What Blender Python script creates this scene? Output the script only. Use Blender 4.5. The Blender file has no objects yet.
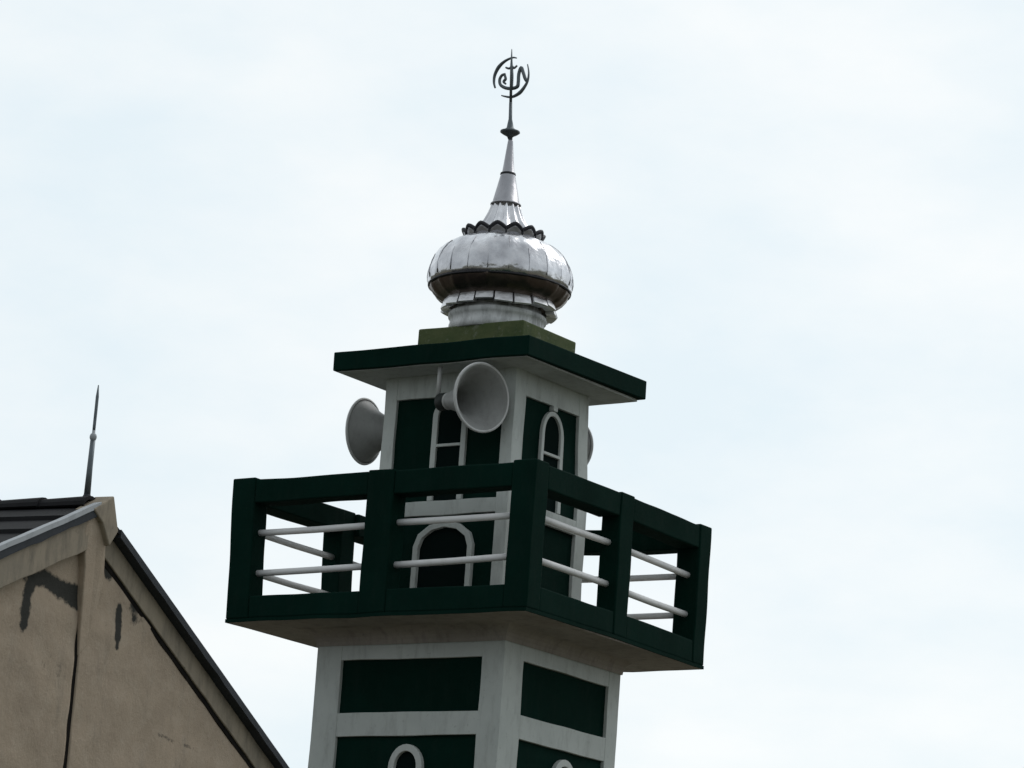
import bpy, math, random
from math import sin, cos, pi, radians, sqrt
from mathutils import Vector, Matrix, noise as mnoise
random.seed(7)
S = 0.75            # metres per survey unit
ZG = -7.18          # ground height in survey units
scene = bpy.context.scene
COL = scene.collection

def W(p):           # survey units -> metres
    return Vector((p[0]*S, p[1]*S, (p[2]-ZG)*S))

# ------------------------------------------------------------------ camera solve
A_, E_, R_ = 2.1793, 0.2273, 0.0725
FPX = 3501.2
CAM = Vector((19.00076315, -26.87454372, -5.04945122))
fw = Vector((cos(E_)*cos(A_), cos(E_)*sin(A_), sin(E_)))
rt0 = fw.cross(Vector((0, 0, 1))).normalized(); up0 = rt0.cross(fw)
rt = rt0*cos(R_) + up0*sin(R_); up = -rt0*sin(R_) + up0*cos(R_)

def on(axis, val, u, v):   # where a sight line from the survey meets an axis-aligned plane
    d = rt*((u-512)/FPX) - up*((v-384)/FPX) + fw
    t = (val-CAM[axis])/d[axis]
    return CAM + d*t

# ------------------------------------------------------------------ mesh helper
class MB:
    def __init__(s): s.v = []; s.f = []; s.sm = []
    def add(s, vs, fs, smooth=False):
        b = len(s.v); s.v += [Vector(p) for p in vs]
        for f in fs: s.f.append([b+i for i in f]); s.sm.append(smooth)
    def box(s, x0, x1, y0, y1, z0, z1, warp=None):
        # cut along its longest side so that every edge can wander like hand-plastered work
        lo = Vector((x0, y0, z0)); hi = Vector((x1, y1, z1)); dim = hi-lo
        a = max(range(3), key=lambda i: dim[i]); b, c = (a+1) % 3, (a+2) % 3
        n = max(1, min(70, int(dim[a]/.10))); vs = []
        for i in range(n+1):
            for ub, uc in ((0, 0), (1, 0), (1, 1), (0, 1)):
                p = Vector((0, 0, 0)); p[a] = lo[a]+dim[a]*i/n; p[b] = lo[b]+dim[b]*ub; p[c] = lo[c]+dim[c]*uc
                if warp: p = Vector(warp(p))
                q = p*2.3
                vs.append(p+Vector((mnoise.noise(q), mnoise.noise(q+Vector((9, 3, 1))), mnoise.noise(q+Vector((2, 7, 5)))))*.009)
        fs = [(3, 2, 1, 0), (n*4, n*4+1, n*4+2, n*4+3)]
        for i in range(n):
            for j in range(4): fs.append((i*4+j, i*4+(j+1) % 4, i*4+4+(j+1) % 4, i*4+4+j))
        s.add(vs, fs)
    def prism(s, front, back):
        n = len(front)
        fs = [list(range(n)), list(range(2*n-1, n-1, -1))]
        for i in range(n):
            j = (i+1) % n; fs.append([i, i+n, j+n, j])
        s.add(list(front)+list(back), fs)
    def strip(s, outer_f, inner_f, outer_b, inner_b):   # open band with thickness
        n = len(outer_f); vs = list(outer_f)+list(inner_f)+list(outer_b)+list(inner_b); fs = []
        for i in range(n-1):
            a, b = i, i+1
            fs += [(a, b, n+b, n+a), (2*n+a, 3*n+a, 3*n+b, 2*n+b), (a, 2*n+a, 2*n+b, b), (n+a, n+b, 3*n+b, 3*n+a)]
        fs += [(0, n, 3*n, 2*n), (n-1, 3*n-1, 4*n-1, 2*n-1)]
        s.add(vs, fs)
    def lathe(s, c, axis, prof, seg=64, cap0=False, cap1=False, smooth=True, a0=0.0):
        c = Vector(c); ax = Vector(axis).normalized()
        t = Vector((0, 0, 1)) if abs(ax.z) < .9 else Vector((1, 0, 0))
        e1 = t.cross(ax).normalized(); e2 = ax.cross(e1)
        vs = []; fs = []
        for (r, z) in prof:
            for k in range(seg):
                th = a0+2*pi*k/seg
                vs.append(c + ax*z + (e1*cos(th)+e2*sin(th))*r)
        for i in range(len(prof)-1):
            for k in range(seg):
                k2 = (k+1) % seg
                fs.append((i*seg+k, i*seg+k2, (i+1)*seg+k2, (i+1)*seg+k))
        if cap0: fs.append(list(range(seg-1, -1, -1)))
        if cap1: fs.append(list(range((len(prof)-1)*seg, len(prof)*seg)))
        s.add(vs, fs, smooth)
    def tube(s, pts, radii, seg=10, flat=None):
        pts = [Vector(p) for p in pts]
        if not isinstance(radii, (list, tuple)): radii = [radii]*len(pts)
        vs = []; fs = []; n = len(pts); prev = None
        for i, p in enumerate(pts):
            d = (pts[min(i+1, n-1)]-pts[max(i-1, 0)]).normalized()
            if flat is not None: e1 = Vector(flat)
            elif prev is None: e1 = d.orthogonal().normalized()
            else: e1 = prev
            e1 = (e1 - d*e1.dot(d)).normalized(); prev = e1; e2 = d.cross(e1)
            for k in range(seg):
                th = 2*pi*k/seg; vs.append(p+(e1*cos(th)+e2*sin(th))*radii[i])
        for i in range(n-1):
            for k in range(seg):
                k2 = (k+1) % seg; fs.append((i*seg+k, i*seg+k2, (i+1)*seg+k2, (i+1)*seg+k))
        fs.append(list(range(seg-1, -1, -1))); fs.append(list(range((n-1)*seg, n*seg)))
        s.add(vs, fs, True)
    def build(s, name, mat, parent=None, loc=None, bevel=0.0, attr=None):
        me = bpy.data.meshes.new(name)
        if parent is not None:
            org = parent.matrix_world.translation.copy() if parent.get('_o') is None else Vector(parent['_o'])
        else:
            org = W(loc) if loc is not None else Vector((0, 0, 0))
        me.from_pydata([W(p)-org for p in s.v], [], s.f)
        me.polygons.foreach_set('use_smooth', s.sm)
        me.materials.append(mat); me.update()
        if attr:
            at = me.attributes.new('stain_shade', 'FLOAT', 'POINT'); at.data.foreach_set('value', attr)
        import bmesh
        bm = bmesh.new(); bm.from_mesh(me); bmesh.ops.recalc_face_normals(bm, faces=bm.faces); bm.to_mesh(me); bm.free()
        o = bpy.data.objects.new(name, me); COL.objects.link(o)
        if parent is not None: o.parent = parent
        else: o.location = org
        ORG[o.name] = org
        if bevel:
            m = o.modifiers.new('edge', 'BEVEL'); m.width = bevel; m.segments = 2; m.limit_method = 'ANGLE'; m.angle_limit = radians(40)
        return o
ORG = {}
_build = MB.build
def build(s, name, mat, parent=None, loc=None, bevel=0.0, attr=None):
    # every child keeps its thing's origin, so a child of a child is simply at (0,0,0)
    if parent is not None:
        class P: pass
        parent_org = ORG[parent.name]
        me_parent = parent
        o = _build(s, name, mat, None, None, bevel, attr)
        for v in o.data.vertices: v.co -= parent_org
        o.parent = me_parent; o.location = (0, 0, 0); ORG[o.name] = parent_org
        return o
    o = _build(s, name, mat, None, loc, bevel, attr)
    return o
MB.build = build

def thing(name, label, cat, loc, group=None):
    o = bpy.data.objects.new(name, None); COL.objects.link(o); o.location = W(loc); o.empty_display_size = .2
    o['label'] = label; o['category'] = cat
    if group: o['group'] = group
    ORG[o.name] = W(loc)
    return o

# ------------------------------------------------------------------ materials
class NT:
    def __init__(s, name):
        s.m = bpy.data.materials.new(name); s.m.use_nodes = True
        s.t = s.m.node_tree; s.b = s.t.nodes['Principled BSDF']
        s.tc = s.t.nodes.new('ShaderNodeTexCoord')
    def n(s, kind, **kw):
        x = s.t.nodes.new(kind)
        for k, v in kw.items(): setattr(x, k, v)
        return x
    def l(s, a, b): s.t.links.new(a, b)
    def noise(s, scale, detail=6, rough=.6, vec=None, stretch=None):
        x = s.n('ShaderNodeTexNoise'); x.inputs['Scale'].default_value = scale; x.inputs['Detail'].default_value = detail
        x.inputs['Roughness'].default_value = rough
        src = s.tc.outputs['Object']
        if stretch:
            mp = s.n('ShaderNodeMapping'); mp.inputs['Scale'].default_value = stretch; s.l(src, mp.inputs[0]); src = mp.outputs[0]
        s.l(src, x.inputs['Vector']); return x.outputs['Fac']
    def ramp(s, fac, stops):
        r = s.n('ShaderNodeValToRGB'); el = r.color_ramp.elements
        while len(el) < len(stops): el.new(.5)
        for e, (p, c) in zip(el, stops):
            e.position = p; e.color = (c[0], c[1], c[2], 1) if isinstance(c, (tuple, list)) else (c, c, c, 1)
        s.l(fac, r.inputs[0]); return r.outputs[0]
    def mix(s, fac, a, b):
        x = s.n('ShaderNodeMix', data_type='RGBA')
        for sock, v in ((x.inputs[0], fac), (x.inputs[6], a), (x.inputs[7], b)):
            if hasattr(v, 'links'): s.l(v, sock)
            elif isinstance(v, (int, float)): sock.default_value = v
            else: sock.default_value = (*v, 1)
        return x.outputs[2]
    def base(s, c): s.l(c, s.b.inputs['Base Color'])
    def rough(s, v):
        if hasattr(v, 'links'): s.l(v, s.b.inputs['Roughness'])
        else: s.b.inputs['Roughness'].default_value = v
    def bump(s, h, strength=.3, dist=.01):
        b = s.n('ShaderNodeBump'); b.inputs['Strength'].default_value = strength; b.inputs['Distance'].default_value = dist
        s.l(h, b.inputs['Height']); s.l(b.outputs[0], s.b.inputs['Normal'])

def paint(name, c, c2, grime, gfac=(.5, .72), rough=.7, streak=True, spec=.2):
    m = NT(name)
    big = m.noise(2.2, 8, .65); fine = m.noise(28, 5, .7)
    col = m.mix(m.ramp(big, [(.35, 0.0), (.68, 1.0)]), c, c2)
    if streak:
        st = m.noise(3.0, 6, .7, stretch=(4, 4, 1.1))
        col = m.mix(m.ramp(st, [(gfac[0], 0.0), (gfac[1], .6)]), col, grime)
    spk = m.ramp(fine, [(.62, 0.0), (.72, .5)])
    col = m.mix(spk, col, grime)
    m.base(col); m.rough(rough)
    m.b.inputs['Specular IOR Level'].default_value = spec
    m.bump(m.noise(45, 6, .7), .35, .004)
    return m.m

M = {}
M['green'] = paint('green_paint', (.0008, .0145, .0100), (.0018, .0205, .0145), (.011, .024, .019), (.50, .85), .85, spec=.07)
M['white'] = paint('weathered_white_paint', (.58, .615, .59), (.50, .535, .515), (.26, .275, .26), (.50, .80), .8)
M['frame_white'] = paint('white_frame_paint', (.60, .63, .61), (.53, .56, .54), (.30, .31, .29), (.52, .8), .75)
M['soffit'] = paint('stained_concrete', (.42, .38, .345), (.31, .28, .25), (.15, .132, .12), (.5, .75), .9)
M['eave'] = paint('grey_render', (.56, .59, .57), (.46, .485, .47), (.27, .28, .265), (.5, .8), .9)
M['pipe'] = paint('white_pipe_paint', (.84, .84, .84), (.79, .79, .79), (.50, .50, .49), (.55, .85), .45)
M['horn'] = paint('grey_horn_enamel', (.36, .365, .36), (.29, .295, .29), (.17, .17, .16), (.46, .80), .42)
M['rim'] = paint('pale_rim_enamel', (.66, .665, .66), (.58, .585, .58), (.30, .30, .29), (.52, .82), .4)
M['driver'] = paint('dark_grey_enamel', (.030, .036, .034), (.022, .027, .026), (.06, .06, .06), (.6, .9), .5)
M['bracket'] = paint('light_bracket_steel', (.55, .56, .55), (.45, .46, .45), (.25, .24, .22), (.5, .8), .5)

m = NT('mossy_concrete')
b = m.noise(5, 8, .7); st = m.noise(4, 6, .7, stretch=(3, 3, .5))
c = m.mix(m.ramp(b, [(.35, 0.), (.65, 1.)]), (.058, .088, .030), (.100, .122, .050))
c = m.mix(m.ramp(m.noise(11, 7, .75), [(.56, 0.), (.70, .8)]), c, (.23, .24, .19))
c = m.mix(m.ramp(st, [(.55, 0.), (.8, .7)]), c, (.03, .045, .025))
m.base(c); m.rough(.95); m.bump(m.noise(30, 7, .75), .6, .008); M['moss'] = m.m

m = NT('dark_pane'); m.base(m.mix(m.noise(6, 4), (.003, .009, .008), (.006, .013, .012))); m.rough(.9); m.b.inputs['Specular IOR Level'].default_value = .03; M['pane'] = m.m

def metal(name, c, c2, ro, dents):
    m = NT(name)
    n1 = m.noise(5, 6, .6)
    m.base(m.mix(m.ramp(n1, [(.3, 0.), (.7, 1.)]), c, c2)); m.b.inputs['Metallic'].default_value = .93
    m.rough(m.ramp(m.noise(9, 6, .65), [(.3, ro), (.75, ro+.16)]))
    m.bump(m.noise(7, 3, .5), dents, .03)
    return m.m
M['metal'] = metal('dull_sheet_steel', (.88, .88, .91), (.46, .46, .49), .16, .55)
M['metal2'] = metal('brushed_sheet_steel', (.44, .44, .465), (.32, .32, .345), .28, .25)
M['under'] = metal('ground_reflection_steel', (.20, .155, .135), (.11, .09, .082), .30, .3)  # brown of the reflected ground is painted into this metal's colour
M['neck'] = paint('limewashed_neck', (.80, .81, .82), (.62, .64, .65), (.12, .125, .125), (.44, .66), .8)
M['bright'] = metal('bright_sheet_steel', (.88, .88, .90), (.74, .74, .76), .34, .4)
M['seam'] = metal('dark_seam_steel', (.06, .06, .065), (.04, .04, .045), .45, .2)
M['iron'] = metal('dark_iron', (.19, .215, .235), (.12, .14, .15), .5, .2)

m = NT('gable_plaster')
b1 = m.noise(1.6, 8, .7); b2 = m.noise(9, 8, .7); b3 = m.noise(60, 5, .7)
c = m.mix(m.ramp(b1, [(.33, 0.), (.7, 1.)]), (.440, .355, .270), (.335, .270, .208))
c = m.mix(m.ramp(b2, [(.46, 0.), (.72, .8)]), c, (.45, .375, .295))
c = m.mix(m.ramp(b3, [(.60, 0.), (.75, .6)]), c, (.14, .12, .10))
c = m.mix(m.ramp(m.noise(2.4, 7, .75, stretch=(2.5, 2.5, .5)), [(.55, 0.), (.75, .5)]), c, (.17, .16, .14))
at = m.n('ShaderNodeAttribute', attribute_name='stain_shade')
ad = m.n('ShaderNodeMath', operation='ADD'); m.l(at.outputs['Fac'], ad.inputs[0])
sb = m.n('ShaderNodeMath', operation='MULTIPLY_ADD'); m.l(m.noise(14, 8, .75), sb.inputs[0]); sb.inputs[1].default_value = 1.5; sb.inputs[2].default_value = -.78
m.l(sb.outputs[0], ad.inputs[1])
c = m.mix(m.ramp(ad.outputs[0], [(.32, 0.), (.60, .95)]), c, (.030, .034, .033))
m.base(c); m.rough(.95); m.b.inputs['Specular IOR Level'].default_value = .1
m.bump(m.noise(22, 8, .75), .6, .013); M['plaster'] = m.m
M['barge'] = paint('weathered_concrete_board', (.35, .295, .225), (.265, .232, .185), (.09, .085, .075), (.46, .72), .95)
M['rooftile'] = paint('dark_roof_sheet', (.012, .0125, .014), (.020, .020, .022), (.008, .008, .009), (.5, .8), .85)
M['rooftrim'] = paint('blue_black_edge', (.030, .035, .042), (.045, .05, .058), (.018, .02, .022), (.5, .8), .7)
M['joint_shade'] = paint('painted_gap_shade', (.010, .0095, .009), (.02, .018, .016), (.05, .042, .035), (.55, .8), .95, spec=.02)  # near-black colour that paints in the shade of the gable gaps
M['flash'] = paint('grey_flashing', (.42, .44, .46), (.34, .36, .38), (.15, .16, .17), (.5, .8), .5)
m = NT('bare_earth'); c = m.mix(m.ramp(m.noise(.25, 8, .65), [(.3, 0.), (.7, 1.)]), (.085, .068, .052), (.12, .105, .07))
m.base(m.mix(m.ramp(m.noise(.06, 6), [(.45, 0.), (.6, .9)]), c, (.05, .065, .03))); m.rough(1.0); m.bump(m.noise(6, 8), .5, .05); M['earth'] = m.m

# ------------------------------------------------------------------ ground
g = MB(); r_ = 4000
g.add([(-r_, -r_, ZG), (r_, -r_, ZG), (r_, r_, ZG), (-r_, r_, ZG)], [(0, 1, 2, 3)])
o = g.build('ground', M['earth']); o['kind'] = 'structure'

# ================================================================== MINARET
minaret = thing('minaret', 'green and white mosque tower with a square balcony and a silver metal dome', 'minaret', (0, 0, ZG))

def arch(mb_frame, mb_pane, mp, uc, half, fw_, z0, ztop, depth, d0, n=12, pointed=0.0):
    """frame round an arched opening; half = outer half width, ztop = outer crown"""
    def path(hw, crown):
        spring = crown-hw*(1.0+pointed)
        p = [(uc-hw, z0), (uc-hw, spring)]
        for k in range(1, n):
            th = pi-pi*k/n
            p.append((uc+hw*cos(th), spring+hw*(1+pointed)*sin(th)))
        return p+[(uc+hw, spring), (uc+hw, z0)]
    po = path(half, ztop); pi_ = path(half-fw_, ztop-fw_)
    mb_frame.strip([mp(u, z, depth) for u, z in po], [mp(u, z, depth) for u, z in pi_],
                   [mp(u, z, d0) for u, z in po], [mp(u, z, d0) for u, z in pi_])
    if mb_pane is not None:
        pp = [(u, z) for u, z in path(half-fw_*.7, ztop-fw_*.7)]
        mb_pane.prism([mp(u, z, d0+.012) for u, z in pp], [mp(u, z, d0+.002) for u, z in pp])

def face(hx, hy):   # mapping functions for the four faces, u along the face, d outwards
    return [lambda u, z, d: (u, -hy-d, z), lambda u, z, d: (hx+d, u, z),
            lambda u, z, d: (-u, hy+d, z), lambda u, z, d: (-hx-d, -u, z)]

# ---- shaft
SX, SY, IN = 1.069, .985, .035
SHX, SHY = .014, .022
def sh(mb):
    for v in mb.v: v.x += SHX; v.y += SHY
    return mb
core = MB(); core.box(-SX+IN, SX-IN, -SY+IN, SY-IN, ZG, -.004)
shaft = sh(core).build('shaft', M['green'], minaret)
tr = MB()
px, py0, py1 = .29, .32, .19
zt = -.004
for x0, x1 in ((-SX, -SX+px), (SX-.25, SX)):
    for y0, y1 in ((-SY, -SY+py0), (SY-py1, SY)):
        tr.box(x0, x1, y0, y1, ZG, zt)
bands = [(-.290, zt), (-1.005, -.785), (-2.75, -2.53), (-4.5, -4.28), (-6.25, -6.03), (ZG, ZG+.25)]
e = .0018
for z0, z1 in bands:
    tr.box(-SX+px, SX-.25, -SY+e, -SY+.10, z0, z1); tr.box(-SX+px, SX-.25, SY-.10, SY-e, z0, z1)
    tr.box(SX-.10, SX-e, -SY+py0, SY-py1, z0, z1); tr.box(-SX+e, -SX+.10, -SY+py0, SY-py1, z0, z1)
sh(tr).build('shaft_trim', M['white'], shaft, bevel=.003)
for i, f in enumerate(face(SX-IN, SY-IN)):
    for zb in ((-1.085, -2.53), (-2.84, -4.28), (-4.6, -6.03)):
        fr, pn = MB(), MB()
        uc, hf = (.055, .19) if i % 2 == 0 else (.115, .185)
        arch(fr, pn, f, uc, hf, .065, zb[0]-.95, zb[0], .05, 0.0, n=14, pointed=.15)
        w = sh(pn).build('arched_window', M['pane'], minaret); sh(fr).build('window_frame', M['frame_white'], w, bevel=.004)

# ---- balcony
BW, BY, ZT = 1.70, 1.57, 1.3615
def warp(p):
    x, y, z = p
    if x < 0: x *= 1+(.006+(.035)*max(0, min(1, z/ZT)))
    if y > 0:
        y *= .957
        if x > 0: z -= .034*min(1, y/1.5)*min(1, x/.9)
    return (x, y, z)
sl = MB()
sl.box(-BW+.015, BW-.015, -BY+.015, BY-.015, -.001, .03, warp); sl.box(-BW+.2, BW-.2, -BY+.2, BY-.2, .03, .16, warp)
balc = sl.build('balcony', M['soffit'], minaret)
cv = MB(); q = 6; rc = .15; loops = []
for i in range(q+1):
    th = pi/2*i/q; off = rc-rc*sin(th); dz = -rc+rc*cos(th)     # runs from the soffit down on to the shaft
    hx_, hy_ = SX+.011+off, SY+.011+off
    loops.append([(-hx_+SHX, -hy_+SHY, -rc*(1-cos(th))-.001 if 0 else -.001-rc+rc*cos(th)), (hx_+SHX, -hy_+SHY, -.001-rc+rc*cos(th)), (hx_+SHX, hy_+SHY, -.001-rc+rc*cos(th)), (-hx_+SHX, hy_+SHY, -.001-rc+rc*cos(th))])
vs = [p for l in loops for p in l]; fs = []
for i in range(q):
    for j in range(4): fs.append((i*4+j, i*4+(j+1) % 4, i*4+4+(j+1) % 4, i*4+4+j))
cv.add(vs, fs); cv.build('stain_shade_cove', M['soffit'], balc)  # brown cove added to stand for stain and shade at the shaft head
PW, PD = .258, .215
top = .018
def vb(name, b, mat=M['green'], bev=.010):
    mb = MB(); mb.box(*b, warp); return mb.build(name, mat, balc, bevel=bev)
for sx in (-1, 1):
    for sy in (-1, 1):
        x0, x1 = sorted((sx*BW, sx*(BW-PW))); y0, y1 = sorted((sy*BY, sy*(BY-PD)))
        vb('corner_post', (x0, x1, y0, y1, .03, ZT+top))
MXa, MXb = -.165, .135          # mid post on the long faces
MYa, MYb = -.125, .105        # mid post on the short faces
for sy in (-1, 1):
    y0, y1 = sorted((sy*(BY+.0), sy*(BY-PD)))
    vb('post', (MXa, MXb, y0, y1, .03, ZT+.012))
for sx in (-1, 1):
    x0, x1 = sorted((sx*BW, sx*(BW-PD)))
    vb('post', (x0, x1, MYa, MYb, .03, ZT+.012))
r = .008
for z0, z1 in ((.03, .246), (1.14, ZT)):
    for sy in (-1, 1):
        y0, y1 = sorted((sy*(BY-r), sy*(BY-PD+r)))
        vb('beam', (-BW+PW, MXa, y0, y1, z0, z1)); vb('beam', (MXb, BW-PW, y0, y1, z0, z1))
    for sx in (-1, 1):
        x0, x1 = sorted((sx*(BW-r), sx*(BW-PW+r)))
        vb('beam', (x0, x1, -BY+PD, MYa, z0, z1)); vb('beam', (x0, x1, MYb, BY-PD, z0, z1))
# green fascia under the beams, level with the slab edge
fa = MB()
fa.box(-BW, BW, -BY, -BY+.012, -.003, .03, warp); fa.box(-BW, BW, BY-.012, BY, -.003, .03, warp)
fa.box(BW-.012, BW, -BY+.012, BY-.012, -.003, .03, warp); fa.box(-BW, -BW+.012, -BY+.012, BY-.012, -.003, .03, warp)
fa.build('slab_edge', M['green'], balc)
def bar(p, q):
    mb = MB(); j = lambda: random.uniform(-.008, .008)
    a = warp((p[0], p[1], p[2]+j())); b = warp((q[0], q[1], q[2]+j()))
    a, b = Vector(a), Vector(b); mid = (a+b)/2+Vector((0, 0, random.uniform(-.008, .002)))
    mb.tube([a, (a+mid)/2, mid, (mid+b)/2, b], .031, 14); mb.build('railing_bar', M['pipe'], balc)
RI = .12
for z, dz in ((.50, .02), (.885, .014)):
    for sy in (-1, 1):
        y = sy*(BY-RI)
        bar((-BW+PW-.02, y, z-dz), (MXa+.02, y, z)); bar((MXb-.02, y, z), (BW-PW+.02, y, z+dz))
    for sx in (-1, 1):
        x = sx*(BW-RI)
        bar((x, -BY+PD-.02, z+.012), (x, MYa+.02, z+.008)); bar((x, MYb-.02, z), (x, BY-PD+.02, z-.006))

# ---- upper room
def rw(mb):      # the upper room is not quite square: it spreads a little towards its floor
    for v in mb.v:
        if v.y > 0: v.y += .058*max(0, min(1.7, (ZR0-v.z)/.65))*min(1, v.y/.5)
        else: v.y *= .94
        if v.x < 0: v.x *= 1.04
    return mb
QX, QY, ZR0, ZR1 = .745, .642, 2.518, 2.7075
core = MB(); core.box(-QX+IN, QX-IN, -QY+IN, QY-IN, .16, ZR0-.004)
room = rw(core).build('upper_room', M['green'], minaret)
tr = MB()
ax_, ay_ = .135, .165
for x0, x1 in ((-QX, -QX+ax_), (QX-ax_, QX)):
    for y0, y1 in ((-QY, -QY+ay_+.03), (QY-ay_, QY)):
        tr.box(x0, x1, y0, y1, .16, ZR0-.004)
for z0, z1 in ((2.285, ZR0-.004), (1.14, 1.278), (.16, .24)):
    tr.box(-QX+ax_, QX-ax_, -QY+e, -QY+.09, z0, z1); tr.box(-QX+ax_, QX-ax_, QY-.09, QY-e, z0, z1)
    tr.box(QX-.09, QX-e, -QY+ay_+.03, QY-ay_, z0, z1); tr.box(-QX+e, -QX+.09, -QY+ay_+.03, QY-ay_, z0, z1)
rw(tr).build('room_trim', M['white'], room, bevel=.003)
for i, f in enumerate(face(QX-IN, QY-IN)):
    fr, pn = MB(), MB(); uc = .015 if i % 2 == 0 else .06
    hf, fwid = (.195, .058) if i % 2 == 0 else (.178, .046)
    arch(fr, pn, f, uc, hf, fwid, 1.279, 2.235 if i % 2 else 2.275, .038, 0.0, n=16, pointed=.35 if i % 2 else -.1)
    # crosspiece low in the arch and a short key block above it
    for (u0, u1, za, zb, dd) in ((uc-hf+fwid, uc+hf-fwid, 1.80, 1.828, .04), (uc-.035, uc+.035, 2.236, 2.284, .055)):
        fr.prism([f(u, z, dd) for u, z in ((u0, za), (u1, za), (u1, zb), (u0, zb))], [f(u, z, .0) for u, z in ((u0, za), (u1, za), (u1, zb), (u0, zb))])
    w = rw(pn).build('arched_window', M['pane'], minaret); rw(fr).build('window_frame', M['frame_white' if i % 2 else 'white'], w, bevel=.004)
f = face(QX-IN, QY-IN)[0]
fr, pn = MB(), MB()
arch(fr, pn, f, .052, .335, .056, .16, 1.075, .055, 0.0, n=6, pointed=-.30)
w = rw(pn).build('doorway', M['pane'], minaret); rw(fr).build('door_frame', M['white'], w, bevel=.004)

# ---- roof slab and plinth
RX, RY = 1.1264, 1.0007
mb = MB()
def rbox(mb, x0, x1, y0, y1, z0, z1, n=10, amp=.004):   # slab with slightly uneven edges
    mb.box(x0, x1, y0, y1, z0, z1)
rbox(mb, -RX, RX, -RY, RY, ZR0, ZR1)
for v in mb.v:
    if v.x > 0 and v.y > 0: v += Vector((.035, .015, .018))
roof = mb.build('roof', M['green'], minaret, bevel=.008)
so = MB(); so.box(-RX+.035, RX-.035, -RY+.035, RY-.035, ZR0-.008, ZR0+.02); so.build('soffit', M['eave'], roof)
BX, BB, CX, CY, ZP = .6141, .4637, .025, .054, 3.0395
mb = MB(); mb.box(CX-BX, CX+BX, CY-BB, CY+BB, ZR1-.02, ZP); mb.build('plinth', M['moss'], minaret, bevel=.012)

# ---- dome
DC = (.024, .036, 0)
def lathe_obj(name, prof, mat, parent, seg=96, cap0=True, cap1=True, smooth=True, facets=0, amp=0):
    mb = MB(); mb.lathe(DC, (0, 0, 1), prof, seg, cap0, cap1, smooth)
    return mb.build(name, mat, parent)
NP = 22
def bulb(prof, seg_per=8):
    """sheet-metal bulb pressed from NP gores, each a little flat across its width"""
    mb = MB(); vs = []; fs = []; seg = NP*seg_per
    rng = [random.uniform(-.008, .008) for _ in range(NP)]
    for (r0, z) in prof:
        for k in range(seg):
            th = 2*pi*k/seg; g_ = (k % seg_per)/seg_per
            fl = r0*(1-.016*(1-abs(2*g_-1)**2))+rng[k//seg_per]*(1 if 0 < g_ else 0)
            fl += .011*mnoise.noise(Vector((cos(th)*6, sin(th)*6, z*9)))+.004*mnoise.noise(Vector((cos(th)*19, sin(th)*19, z*22)))
            vs.append((DC[0]+fl*cos(th), DC[1]+fl*sin(th), z+.004*mnoise.noise(Vector((cos(th)*4, sin(th)*4, z*4+9)))))
    for i in range(len(prof)-1):
        for k in range(seg):
            k2 = (k+1) % seg; fs.append((i*seg+k, i*seg+k2, (i+1)*seg+k2, (i+1)*seg+k))
    fs.append(list(range(seg-1, -1, -1))); fs.append(list(range((len(prof)-1)*seg, len(prof)*seg)))
    mb.add(vs, fs, True); return mb
upper = [(.693, 3.492), (.706, 3.53), (.712, 3.58), (.707, 3.635), (.692, 3.70), (.665, 3.765), (.625, 3.825), (.57, 3.88), (.51, 3.922), (.45, 3.952), (.38, 3.972), (.30, 3.985), (.2, 3.99)]
dome = bulb(upper).build('dome', M['metal'], minaret)
under = [(.44, 3.315), (.55, 3.345), (.60, 3.372), (.64, 3.408), (.67, 3.447), (.688, 3.478), (.691, 3.490)]
bulb(under).build('dome_underside', M['under'], dome)
# overlapping plates round the foot of the bulb
mb = MB()
n_pl = 18
for k in range(n_pl):
    t0 = 2*pi*(k+.04)/n_pl; t1 = 2*pi*(k+.96)/n_pl; vs = []; q = 4
    tw = random.uniform(-.018, .018); tz = random.uniform(-.022, .018); sk = random.uniform(-.02, .02)
    for th in [t0+(t1-t0)*i/q for i in range(q+1)]:
        for rr, zz in ((.560+tw, 3.262+tw*.6), (.572+tw, 3.272+tw*.6), (.552+tw, 3.33), (.512, 3.412), (.48, 3.405), (.47, 3.275)):
            vs.append((DC[0]+rr*cos(th), DC[1]+rr*sin(th), zz+tz+sk*((th-t0)/(t1-t0)-.5)))
    fs = []
    for i in range(q):
        for j in range(6):
            a, b_ = i*6+j, i*6+(j+1) % 6; fs.append((a, b_, b_+6, a+6))
    fs += [tuple(range(5, -1, -1)), tuple(range(q*6, q*6+6))]
    mb.add(vs, fs)
mb.build('plate_ring', M['bright'], dome, bevel=.003)
lathe_obj('neck', [(.468, ZP-.01), (.468, 3.10), (.460, 3.11), (.460, 3.165), (.476, 3.175), (.480, 3.21), (.47, 3.225), (.425, 3.235), (.425, 3.29)], M['neck'], dome)
for k in range(NP):
    mb = MB(); th = 2*pi*k/NP; r1_ = random.uniform(.0025, .0055)
    pts = [(DC[0]+(r0-.0005)*cos(th), DC[1]+(r0-.0005)*sin(th), z) for r0, z in upper[1:random.choice((6, 8, 10))]]
    mb.tube(pts, r1_, 6); mb.build('seam', M['metal2'], dome)
# dark lapped edge where upper and lower sheets meet
mb = MB(); pr = [(.684, 3.478), (.697, 3.482), (.700, 3.491), (.698, 3.498), (.688, 3.50)]
mb.lathe(DC, (0, 0, 1), pr, 96); mb.build('lap_edge', M['seam'], dome)

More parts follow.
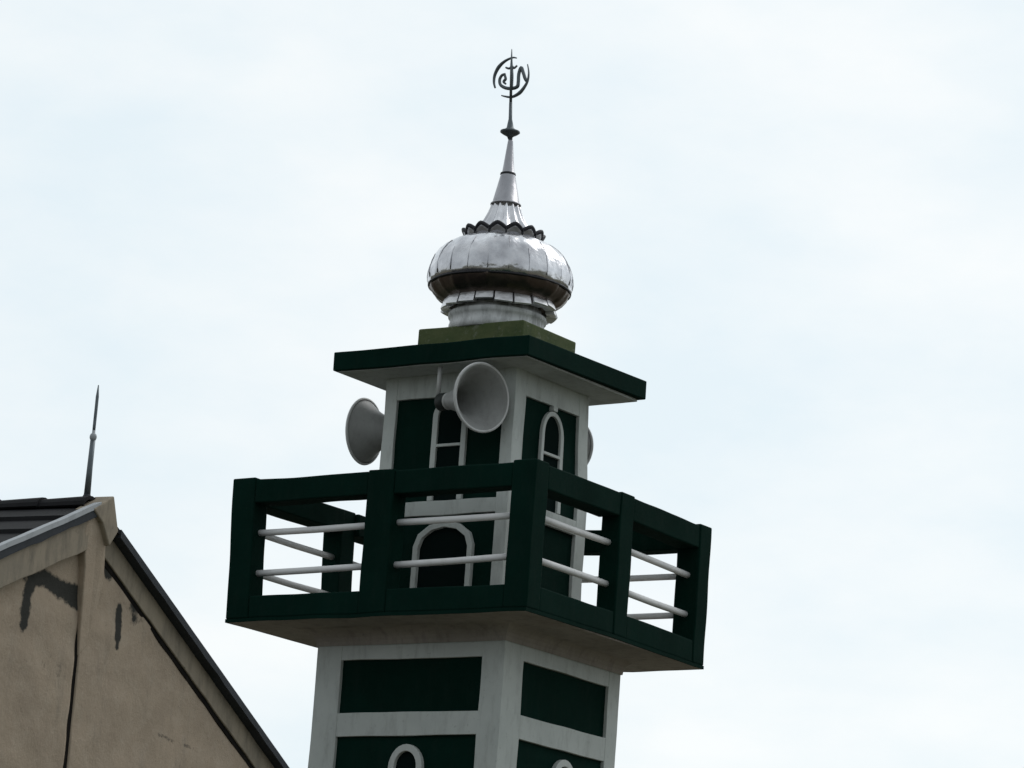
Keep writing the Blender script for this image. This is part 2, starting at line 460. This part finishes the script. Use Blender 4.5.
# scalloped collar
NS = 14
def wave(th): return 1-abs(((NS*th/(2*pi)) % 1)*2-1)**1.35 if True else 0
mb = MB(); seg = NS*12; vs = []; fs = []
rows = ((.360, 3.955), (.372, 3.99), (.380, 4.02), (.385, 4.048))
for j, (r0, z) in enumerate(rows):
    w_ = j/3
    for k in range(seg):
        th = 2*pi*k/seg; c_ = wave(th)
        rr = r0+.030*w_*(c_-.5); zz = z+.050*w_*(c_-.62)
        vs.append((DC[0]+rr*cos(th), DC[1]+rr*sin(th), zz))
for j, (r0, z) in enumerate(reversed(rows)):
    w_ = 1-j/3
    for k in range(seg):
        th = 2*pi*k/seg; c_ = wave(th)
        rr = r0-.018+.030*w_*(c_-.5); zz = z+.050*w_*(c_-.62)
        vs.append((DC[0]+rr*cos(th), DC[1]+rr*sin(th), zz))
for j in range(7):
    for k in range(seg):
        k2 = (k+1) % seg; fs.append((j*seg+k, j*seg+k2, (j+1)*seg+k2, (j+1)*seg+k))
for k in range(seg): k2 = (k+1) % seg; fs.append((7*seg+k, 7*seg+k2, k2, k))
mb.add(vs, fs, True); collar = mb.build('collar', M['metal2'], minaret)
mb = MB()
ptsA = []; ptsB = []
for k in range(seg+1):
    th = 2*pi*k/seg; c_ = wave(th)
    rr = .385+.030*(c_-.5)-.006; zz = 4.048+.050*(c_-.62)
    ptsA.append((DC[0]+rr*cos(th), DC[1]+rr*sin(th), zz)); ptsB.append((DC[0]+.372*cos(th), DC[1]+.372*sin(th), 3.955))
mb.tube(ptsA, .021, 8); mb.tube(ptsB, .018, 8)
for k in range(NS):      # folded ribs between the scallops
    th = 2*pi*k/NS
    mb.tube([(DC[0]+.372*cos(th), DC[1]+.372*sin(th), 3.957), (DC[0]+.388*cos(th), DC[1]+.388*sin(th), 4.02)], .008, 6)
mb.build('collar_rim', M['seam'], collar)
# flared foot, fluted, and the cone above it
mb = MB(); nf = 14; seg = nf*8; vs = []; fs = []
fl = [(.36, 3.96), (.30, 4.05), (.245, 4.11), (.20, 4.17), (.168, 4.24), (.146, 4.30), (.134, 4.352)]
for (r0, z) in fl:
    for k in range(seg):
        th = 2*pi*k/seg; rr = r0*(1+.075*cos(nf*th)); vs.append((DC[0]+rr*cos(th), DC[1]+rr*sin(th), z))
for i in range(len(fl)-1):
    for k in range(seg):
        k2 = (k+1) % seg; fs.append((i*seg+k, i*seg+k2, (i+1)*seg+k2, (i+1)*seg+k))
fs.append(list(range(seg-1, -1, -1))); fs.append(list(range((len(fl)-1)*seg, len(fl)*seg)))
mb.add(vs, fs, True); mb.build('flared_foot', M['metal'], minaret)
spire = lathe_obj('spire', [(.150, 4.345), (.151, 4.358), (.134, 4.368), (.072, 4.655), (.068, 4.67), (.060, 4.68), (.026, 5.0), (.020, 5.03)], M['metal2'], minaret, seg=40)
lathe_obj('joint_ring', [(.072, 4.652), (.078, 4.66), (.074, 4.675), (.060, 4.68)], M['seam'], spire, seg=40)

# ---- finial
def lean(mb):
    for v in mb.v:
        k = .008+.046*(v.z-5.05)/.9; v.x -= .82*k; v.y -= .57*k
    return mb
mb = MB()
mb.lathe(DC, (0, 0, 1), [(.018, 5.02), (.03, 5.05), (.075, 5.075), (.098, 5.092), (.096, 5.105), (.06, 5.118), (.035, 5.14), (.028, 5.18), (.018, 5.23), (.016, 5.4)], 32, True, True)
fin = lean(mb).build('finial', M['iron'], minaret)
AX = Vector(DC)
mb = MB(); mb.tube([(DC[0], DC[1], 5.38), (DC[0], DC[1], 5.78), (DC[0], DC[1], 5.84), (DC[0], DC[1], 5.95)], [.015, .013, .010, .004], 10); lean(mb).build('rod', M['iron'], fin)
def pxs(pts): return [on(1, DC[1], 460+X/7.68, 40+Y/7.68) for X, Y in pts]
def smooth(pts, n=5):
    out = []
    P = [pts[0]]+list(pts)+[pts[-1]]
    for i in range(1, len(P)-2):
        for k in range(n):
            t = k/n; a, b_, c_, d_ = P[i-1], P[i], P[i+1], P[i+2]
            out.append(.5*((2*b_)+(c_-a)*t+(2*a-5*b_+4*c_-d_)*t*t+(3*b_-a-3*c_+d_)*t**3))
    return out+[pts[-1]]
def stroke(mb, pts, w0, w1, w2, nudge=0):
    p = [q+Vector((0, nudge, 0)) for q in smooth(pxs(pts))]; n = len(p)
    rad = []
    for i in range(n):
        t = i/(n-1); rad.append((w0+(w1-w0)*t*2 if t < .5 else w1+(w2-w1)*(t-.5)*2)*.0019)
    mb.tube(p, rad, 8)
mb = MB()
stroke(mb, [(436, 139), (402, 136), (345, 163), (298, 208), (268, 268), (261, 325), (270, 368)], 3, 10, 5)
stroke(mb, [(519, 186), (528, 250), (520, 312), (494, 362), (460, 404), (420, 430), (388, 439), (345, 433), (318, 426)], 3, 10, 3)
mb.build('emblem_ring', M['iron'], fin)
mb = MB()
stroke(mb, [(398, 165), (400, 230), (400, 300), (396, 375)], 5, 9, 9, -.004)
stroke(mb, [(352, 211), (378, 219), (400, 204), (415, 216), (439, 196)], 5, 7, 5)
stroke(mb, [(348, 262), (322, 272), (305, 305), (312, 345), (350, 368), (400, 372), (440, 358), (448, 320), (452, 260), (470, 212), (486, 250), (500, 295), (514, 315)], 7, 10, 9)
stroke(mb, [(345, 272), (350, 300), (335, 320), (352, 338)], 7, 8, 5)
mb.build('emblem_script', M['iron'], fin)

# ================================================================== LOUDSPEAKERS
def horn(label, rim, az, tilt, mount, k=1.0):
    d = Vector((cos(az)*cos(tilt), sin(az)*cos(tilt), sin(tilt)))
    rim = Vector(rim); L = .50*k
    back = rim-d*(L+.2)
    t = thing('horn_loudspeaker', label, 'loudspeaker', back-Vector((0, 0, .1)), 'horn loudspeakers around the upper room')
    R = .316*k
    outer = []; inner = []
    N = 16
    for i in range(N+1):
        s = i/N; rr = .070+(R-.070)*(.52*s+.48*s**3.2)
        outer.append((rr, s*L))
    lip = [(R+.012, L-.006), (R+.014, L+.006), (R+.002, L+.012)]
    inner = [(max(.02, rr-.010), z+.010) for rr, z in reversed(outer)]
    mb = MB(); mb.lathe(rim-d*L, d, outer+[(R-.002, L+.006)]+inner, 56, True, True)
    bell = mb.build('bell', M['horn'], t)
    mb = MB(); mb.lathe(rim-d*L, d, [(R-.004, L-.012), (R+.012, L-.010), (R+.016, L+.002), (R+.006, L+.014), (R-.010, L+.010), (R-.012, L+.004)], 56); mb.build('rim', M['rim'], bell)
    mb = MB(); mb.lathe(rim-d*L, d, [(.012, .03), (.022, .05), (.026, .08), (.030, .10), (.026, .105), (.01, .095)], 28, True, True); mb.build('inner_horn', M['driver'], bell)
    mb = MB(); mb.lathe(rim-d*L, d, [(.05, .02), (.080, .0), (.086, -.02), (.086, -.10), (.07, -.12), (.03, -.125)], 28, True, True)
    mb.build('driver', M['driver'], t)
    mb = MB(); c0 = rim-d*(L-.02)
    for p, q, rad in mount(c0, d): mb.tube([p, q], rad, 10)
    mb.lathe(c0, d, [(.070, -.012), (.082, -.012), (.082, .012), (.070, .012)], 28)
    mb.build('bracket', M['bracket'], t)
    return t
r1 = on(1, -1.00, 481.5, 397.5)
horn('large grey horn loudspeaker facing outward under the front eave beside the arched window', r1, radians(344), radians(-3),
     lambda c, d: [(Vector((c.x-.135, c.y, c.z+.05)), Vector((c.x-.135, c.y, ZR0-.010)), .022), (Vector((c.x-.05, c.y, c.z)), Vector((c.x-.05, -QY-.002, c.z-.02)), .014)])
r2 = on(1, -.20, 364.5, 431.5)
horn('grey horn loudspeaker seen from behind, jutting left of the upper room', r2, radians(184), radians(2),
     lambda c, d: [(c, Vector((-QX+.002, c.y, c.z-.02)), .018), (Vector((c.x+.05, c.y, c.z)), Vector((-QX+.002, c.y+.12, c.z-.15)), .012)])
r3 = on(1, 1.25, 563, 448)
horn('grey horn loudspeaker mostly hidden behind the right edge of the upper room', r3, radians(98), radians(0),
     lambda c, d: [(c, Vector((c.x, QY-.002, c.z)), .018)])

# ================================================================== GABLED HOUSE
dray = rt*((103-512)/FPX) - up*((503-384)/FPX) + fw
ph = radians(97)
hh = Vector((cos(ph), sin(ph), 0)); hn = Vector((sin(ph), -cos(ph), 0))
HO = CAM + dray*26 - hn*.12
def HP(u, z, d): return HO + hh*u + Vector((0, 0, z)) + hn*d
base = HP(0, 0, 0); base.z = ZG
house = thing('gabled_house', 'brown plastered house gable with dark mould streaks and a dark roof', 'house', base)
SL = .50; HWID = 4.2; LEN = 9.0
zg = ZG-HO.z
# body behind the gable panels
mb = MB()
prof = [(-HWID, zg), (HWID, zg), (HWID, -SL*HWID-.13), (0, -.13), (-HWID, -SL*HWID-.13)]
mb.prism([HP(u, z, -.16) for u, z in prof], [HP(u, z, -LEN) for u, z in prof])
wall = mb.build('wall', M['plaster'], house)
def seg_d(p, a, b):
    ax, ay = a; bx, by = b; t = ((p[0]-ax)*(bx-ax)+(p[1]-ay)*(by-ay))/((bx-ax)**2+(by-ay)**2); t = max(0, min(1, t))
    return sqrt((p[0]-ax-t*(bx-ax))**2+(p[1]-ay-t*(by-ay))**2)
STAIN_SHADE = [((-0.725, -1.03), (-0.720, -.82), .055, .95), ((-0.720, -.82), (-0.670, -.70), .06, .95), ((-0.670, -.70), (-0.520, -.665), .055, 1.), ((-0.520, -.665), (-0.320, -.70), .062, 1.), ((-0.320, -.71), (-0.030, -.715), .070, 1.), ((-0.170, -.77), (-0.030, -.77), .05, .85),
      ((0.465, -.72), (0.470, -.93), .042, 1.), ((0.470, -.93), (0.477, -1.0), .026, .9), ((0.650, -.62), (0.680, -.76), .055, .66), ((0.225, -.36), (0.275, -.47), .06, 1.), ((-0.770, -.72), (-0.730, -.78), .03, .6),  # mould streaks, plus painted shade in the recess right of the king post
      ((1.130, -1.56), (1.730, -1.60), .022, .46), ((0.530, -.60), (0.730, -.72), .12, .36), ((-0.420, -1.25), (-0.170, -1.3), .1, .3)]
def panel(u0, u1, d, dz=0.0):
    mb = MB(); vs = []; at = []; fs = []
    zb = -2.6
    us = [u0+(u1-u0)*i/int((u1-u0)/.022) for i in range(int((u1-u0)/.022)+1)]; nz = 110
    for u in us:
        zt_ = -SL*abs(u)-.13 if u < 0 else -.519*u-.306 if u > .25 else -.306-.519*.25+(.25-u)*1.2
        zt_ = min(zt_, -.15)
        for j in range(nz+1):
            z = zt_+(zb-zt_)*j/nz if zt_ > zb else zb
            v = 0.0
            for a, b, w_, s_ in STAIN_SHADE: v = max(v, s_*max(0, min(1, 1.25-seg_d((u, z), a, b)/w_*.75)))
            edge = .010*mnoise.noise(Vector((u*3, z*5, d*7)))
            vs.append(HP(u, z, d+edge)); at.append(v)
    n1 = nz+1
    for i in range(len(us)-1):
        for j in range(nz): fs.append((i*n1+j, (i+1)*n1+j, (i+1)*n1+j+1, i*n1+j+1))
    # returns at both sides so the panel has thickness
    k0 = len(vs)
    for ui in (0, len(us)-1):
        for j in range(n1):
            p = vs[ui*n1+j]; vs.append(p-hn*(d+.155)); at.append(0)
    for s_, ui in ((0, 0), (1, len(us)-1)):
        for j in range(nz): fs.append((ui*n1+j, ui*n1+j+1, k0+s_*n1+j+1, k0+s_*n1+j))
    mb.add(vs, fs, True)
    return mb.build('gable_panel', M['plaster'], wall, attr=at)
panel(-2.6, -.052, .035); panel(-.010, 4.2, .042)
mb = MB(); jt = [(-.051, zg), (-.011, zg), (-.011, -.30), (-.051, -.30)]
mb.prism([HP(u, z, .037) for u, z in jt], [HP(u, z, -.158) for u, z in jt]); mb.build('joint_shade', M['joint_shade'], wall)  # flush filler, paints the groove's dirt and shade as one dark line
lo = MB()
for u0, u1, d in ((-2.6, -.052, .033), (-.010, HWID, .040)):
    lo.prism([HP(u, z, d) for u, z in ((u0, zg), (u1, zg), (u1, -2.601), (u0, -2.601))], [HP(u, z, -.158) for u, z in ((u0, zg), (u1, zg), (u1, -2.601), (u0, -2.601))])
lo.prism([HP(u, z, -.02) for u, z in ((-HWID, zg), (-2.601, zg), (-2.601, -SL*2.601-.131), (-HWID, -SL*HWID-.131))], [HP(u, z, -.158) for u, z in ((-HWID, zg), (-2.601, zg), (-2.601, -SL*2.601-.131), (-HWID, -SL*HWID-.131))])
lo.build('lower_wall', M['plaster'], wall)
# king post strip at the apex
mb = MB(); kp = [(-.16, -.10, .12), (-.19, -.25, .12), (-.115, -.50, .098), (-.018, -1.15, .050), (.09, -1.05, .050), (.165, -.55, .085), (.10, -.27, .115), (.06, -.12, .12), (-.03, -.06, .12)]
mb.prism([HP(*p) for p in kp], [HP(u, z, -.05) for u, z, d in kp])
mb.build('king_post', M['plaster'], house, bevel=.008)
# verge boards
SLS = {-1: .472, 1: .519}
def rake(name, mat, s, u0, u1, ztop, zw, d0, d1, bev=.006, wob=.006):
    mb = MB(); n = 40; vs = []
    for i in range(n+1):
        u = u0+(u1-u0)*i/n
        a = wob*mnoise.noise(Vector((u*4, s*3, zw)))*1.5; b = wob*mnoise.noise(Vector((u*6, s*5+4, zw)))*2.5
        zt_ = -SLS[s]*u+ztop+a*.3; zb_ = -SLS[s]*u+ztop-zw+b
        vs += [HP(s*u, zt_, d1), HP(s*u, zb_, d1), HP(s*u, zb_, d0), HP(s*u, zt_, d0)]
    fs = []
    for i in range(n):
        for j in range(4): fs.append((i*4+j, i*4+(j+1) % 4, i*4+4+(j+1) % 4, i*4+4+j))
    fs += [(3, 2, 1, 0), (n*4, n*4+1, n*4+2, n*4+3)]
    mb.add(vs, fs); return mb.build(name, mat, house, bevel=bev)
rake('verge_board', M['barge'], -1, .13, 4.5, -.065, .25, -.05, .115)
rake('verge_board', M['barge'], 1, .12, 4.5, -.085, .195, -.05, .060, .006, .0028)
mb = MB()
tp = [(-.16, -.075), (-.06, -.02), (.09, .072), (.19, -.18), (.09, -.31), (-.02, -.16)]
mb.prism([HP(u, z, .155) for u, z in tp], [HP(u, z, -.02) for u, z in tp]); mb.build('apex_board', M['barge'], house, bevel=.008)
# roof slopes with lapped courses
for s in (-1, 1):
    mb = MB(); nr = 13; u_e = 4.75
    for i in range(nr):
        ua = u_e*i/nr; ub = u_e*(i+1)/nr+.03
        o_ = -.02 if s < 0 else -.055
        za = -SLS[s]*ua+o_; zb_ = -SLS[s]*ub+.035+o_
        P = [(ua, za), (ub, zb_), (ub, zb_-.045), (ua, za-.025)]
        mb.prism([HP(s*u, z, .135) for u, z in P], [HP(s*u, z, -LEN-.2) for u, z in P])
    rf = mb.build('roof', M['rooftile'], house)
    if s == -1:
        fl = MB(); n = 30; vs = []
        for i in range(n+1):
            u = .06+4.6*i/n; z = -SLS[-1]*u+.0+.006*mnoise.noise(Vector((u*3, 0, 0)))
            vs += [HP(-u, z+.022, .150), HP(-u, z-.018, .150), HP(-u, z-.018, .08), HP(-u, z+.018, .08)]
        fs = []
        for i in range(n):
            for j in range(4): fs.append((i*4+j, i*4+(j+1) % 4, i*4+4+(j+1) % 4, i*4+4+j))
        fs += [(3, 2, 1, 0), (n*4, n*4+1, n*4+2, n*4+3)]
        fl.add(vs, fs); fl.build('flashing', M['flash'], rf)
rake('gap_shade_strip', M['joint_shade'], 1, .2, 4.1, -.268, .058, -.10, .046, 0, .003)  # flush dark strip painted in as the shadow gap below the verge board
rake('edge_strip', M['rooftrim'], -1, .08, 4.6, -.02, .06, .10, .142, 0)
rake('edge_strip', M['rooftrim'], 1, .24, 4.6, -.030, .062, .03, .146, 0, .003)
mb = MB(); n = 8
for i in range(22):
    d1 = .02-i*.42; d0 = d1-.43; vs = []
    for dd, rr in ((d1, .085), (d0, .070)):
        for k in range(n+1):
            th = pi*k/n; vs.append(HP(rr*1.3*cos(th), rr*sin(th)-.03, dd))
        for k in range(n, -1, -1):
            th = pi*k/n; vs.append(HP(rr*1.1*cos(th), rr*.8*sin(th)-.04, dd))
    q = 2*(n+1); fs = [list(range(q-1, -1, -1)), list(range(q, 2*q))]
    for k in range(q): fs.append((k, (k+1) % q, q+(k+1) % q, q+k))
    mb.add(vs, fs)
mb.build('ridge_cap', M['rooftile'], house)

# spike on the ridge
sp = HP(.03, .045, -.05)
spike = thing('lightning_rod', 'thin dark metal rod with a small ball rising from the roof ridge', 'lightning rod', sp)
mb = MB(); mb.tube([sp+Vector((0, 0, -.02)), sp+Vector((0, 0, .25)), sp+Vector((0.003, 0, .47))], [.026, .021, .019], 12); mb.build('shaft', M['iron'], spike)
mb = MB(); mb.lathe(sp+Vector((.003, 0, .47)), (0, 0, 1), [(.012, -.03)]+[(.021*sin(pi*k/10)+.006, -.024*cos(pi*k/10)*1.25) for k in range(1, 10)]+[(.012, .05)], 20, True, True); mb.build('ball', M['flash'], spike)
mb = MB(); mb.tube([sp+Vector((.003, 0, .49)), sp+Vector((.003, 0, .56)), sp+Vector((.004, 0, .70)), sp+Vector((.004, 0, .78)), sp+Vector((.004, 0, .87))], [.011, .012, .012, .012, .004], 10); mb.build('spearhead', M['iron'], spike)
mb = MB(); mb.lathe(sp, (0, 0, 1), [(.045, -.02), (.04, .0), (.03, .02), (.026, .03)], 20, True, True); mb.build('collar', M['rooftrim'], spike)

# ================================================================== LIGHT
SUN_AZ, SUN_EL = radians(78), radians(48)
sun_dir = Vector((cos(SUN_AZ)*cos(SUN_EL), sin(SUN_AZ)*cos(SUN_EL), sin(SUN_EL)))
ld = bpy.data.lights.new('sun', 'SUN'); ld.energy = .8; ld.angle = radians(35); ld.color = (1, .97, .93)
lo_ = bpy.data.objects.new('sun', ld); COL.objects.link(lo_)
lo_.rotation_euler = (-sun_dir).to_track_quat('-Z', 'Y').to_euler(); lo_.location = (0, 0, 60)
world = bpy.data.worlds.new('World'); scene.world = world; world.use_nodes = True
t = world.node_tree; N = t.nodes; L = t.links
bg = N['Background']
sky = N.new('ShaderNodeTexSky'); sky.sky_type = 'NISHITA'; sky.sun_disc = False; sky.sun_elevation = SUN_EL; sky.sun_rotation = pi/2-SUN_AZ
tc = N.new('ShaderNodeTexCoord')
def math(op, a, b=None, c=None):
    x = N.new('ShaderNodeMath'); x.operation = op
    for i, v in enumerate((a, b, c)):
        if v is None: continue
        if hasattr(v, 'links'): L.new(v, x.inputs[i])
        else: x.inputs[i].default_value = v
    return x.outputs[0]
dp = N.new('ShaderNodeVectorMath'); dp.operation = 'DOT_PRODUCT'; L.new(tc.outputs['Generated'], dp.inputs[0])
lobe = Vector((cos(radians(105)), sin(radians(105)), .32)).normalized()     # where the cloud is thinnest
dp.inputs[1].default_value = lobe
mr = N.new('ShaderNodeMapRange'); mr.interpolation_type = 'SMOOTHSTEP'; L.new(dp.outputs['Value'], mr.inputs[0])
mr.inputs[1].default_value = -.15; mr.inputs[2].default_value = 1.0; mr.inputs[3].default_value = LO = 5.9; mr.inputs[4].default_value = 9.95
nz = N.new('ShaderNodeTexNoise'); nz.inputs['Scale'].default_value = 8; nz.inputs['Detail'].default_value = 7; nz.inputs['Roughness'].default_value = .55
mpn = N.new('ShaderNodeMapping'); mpn.inputs['Scale'].default_value = (1, 1, 2.2); L.new(tc.outputs['Generated'], mpn.inputs[0]); L.new(mpn.outputs[0], nz.inputs['Vector'])
rp = N.new('ShaderNodeValToRGB'); L.new(nz.outputs['Fac'], rp.inputs[0])
rp.color_ramp.elements[0].position = .35; rp.color_ramp.elements[0].color = (.840, .938, .985, 1)
rp.color_ramp.elements[1].position = .68; rp.color_ramp.elements[1].color = (1.0, 1.03, 1.03, 1)
cl = N.new('ShaderNodeVectorMath'); cl.operation = 'SCALE'; L.new(rp.outputs[0], cl.inputs[0]); L.new(mr.outputs[0], cl.inputs['Scale'])
mx = N.new('ShaderNodeMix'); mx.data_type = 'RGBA'; mx.inputs[0].default_value = .93
L.new(sky.outputs[0], mx.inputs[6]); L.new(cl.outputs[0], mx.inputs[7])
L.new(mx.outputs[2], bg.inputs[0]); bg.inputs[1].default_value = .1

# ================================================================== CAMERA
cd = bpy.data.cameras.new('camera'); co = bpy.data.objects.new('camera', cd); COL.objects.link(co)
cd.sensor_width = 36; cd.lens = FPX*36/1024; cd.clip_start = .1; cd.clip_end = 8000
mw = Matrix((( rt.x, up.x, -fw.x), (rt.y, up.y, -fw.y), (rt.z, up.z, -fw.z))).to_4x4()
mw.translation = W(CAM); co.matrix_world = mw
scene.camera = co
vs_ = scene.view_settings; vs_.view_transform = 'Standard'; vs_.look = 'None'; vs_.exposure = 0; vs_.gamma = 1; vs_.use_curve_mapping = False
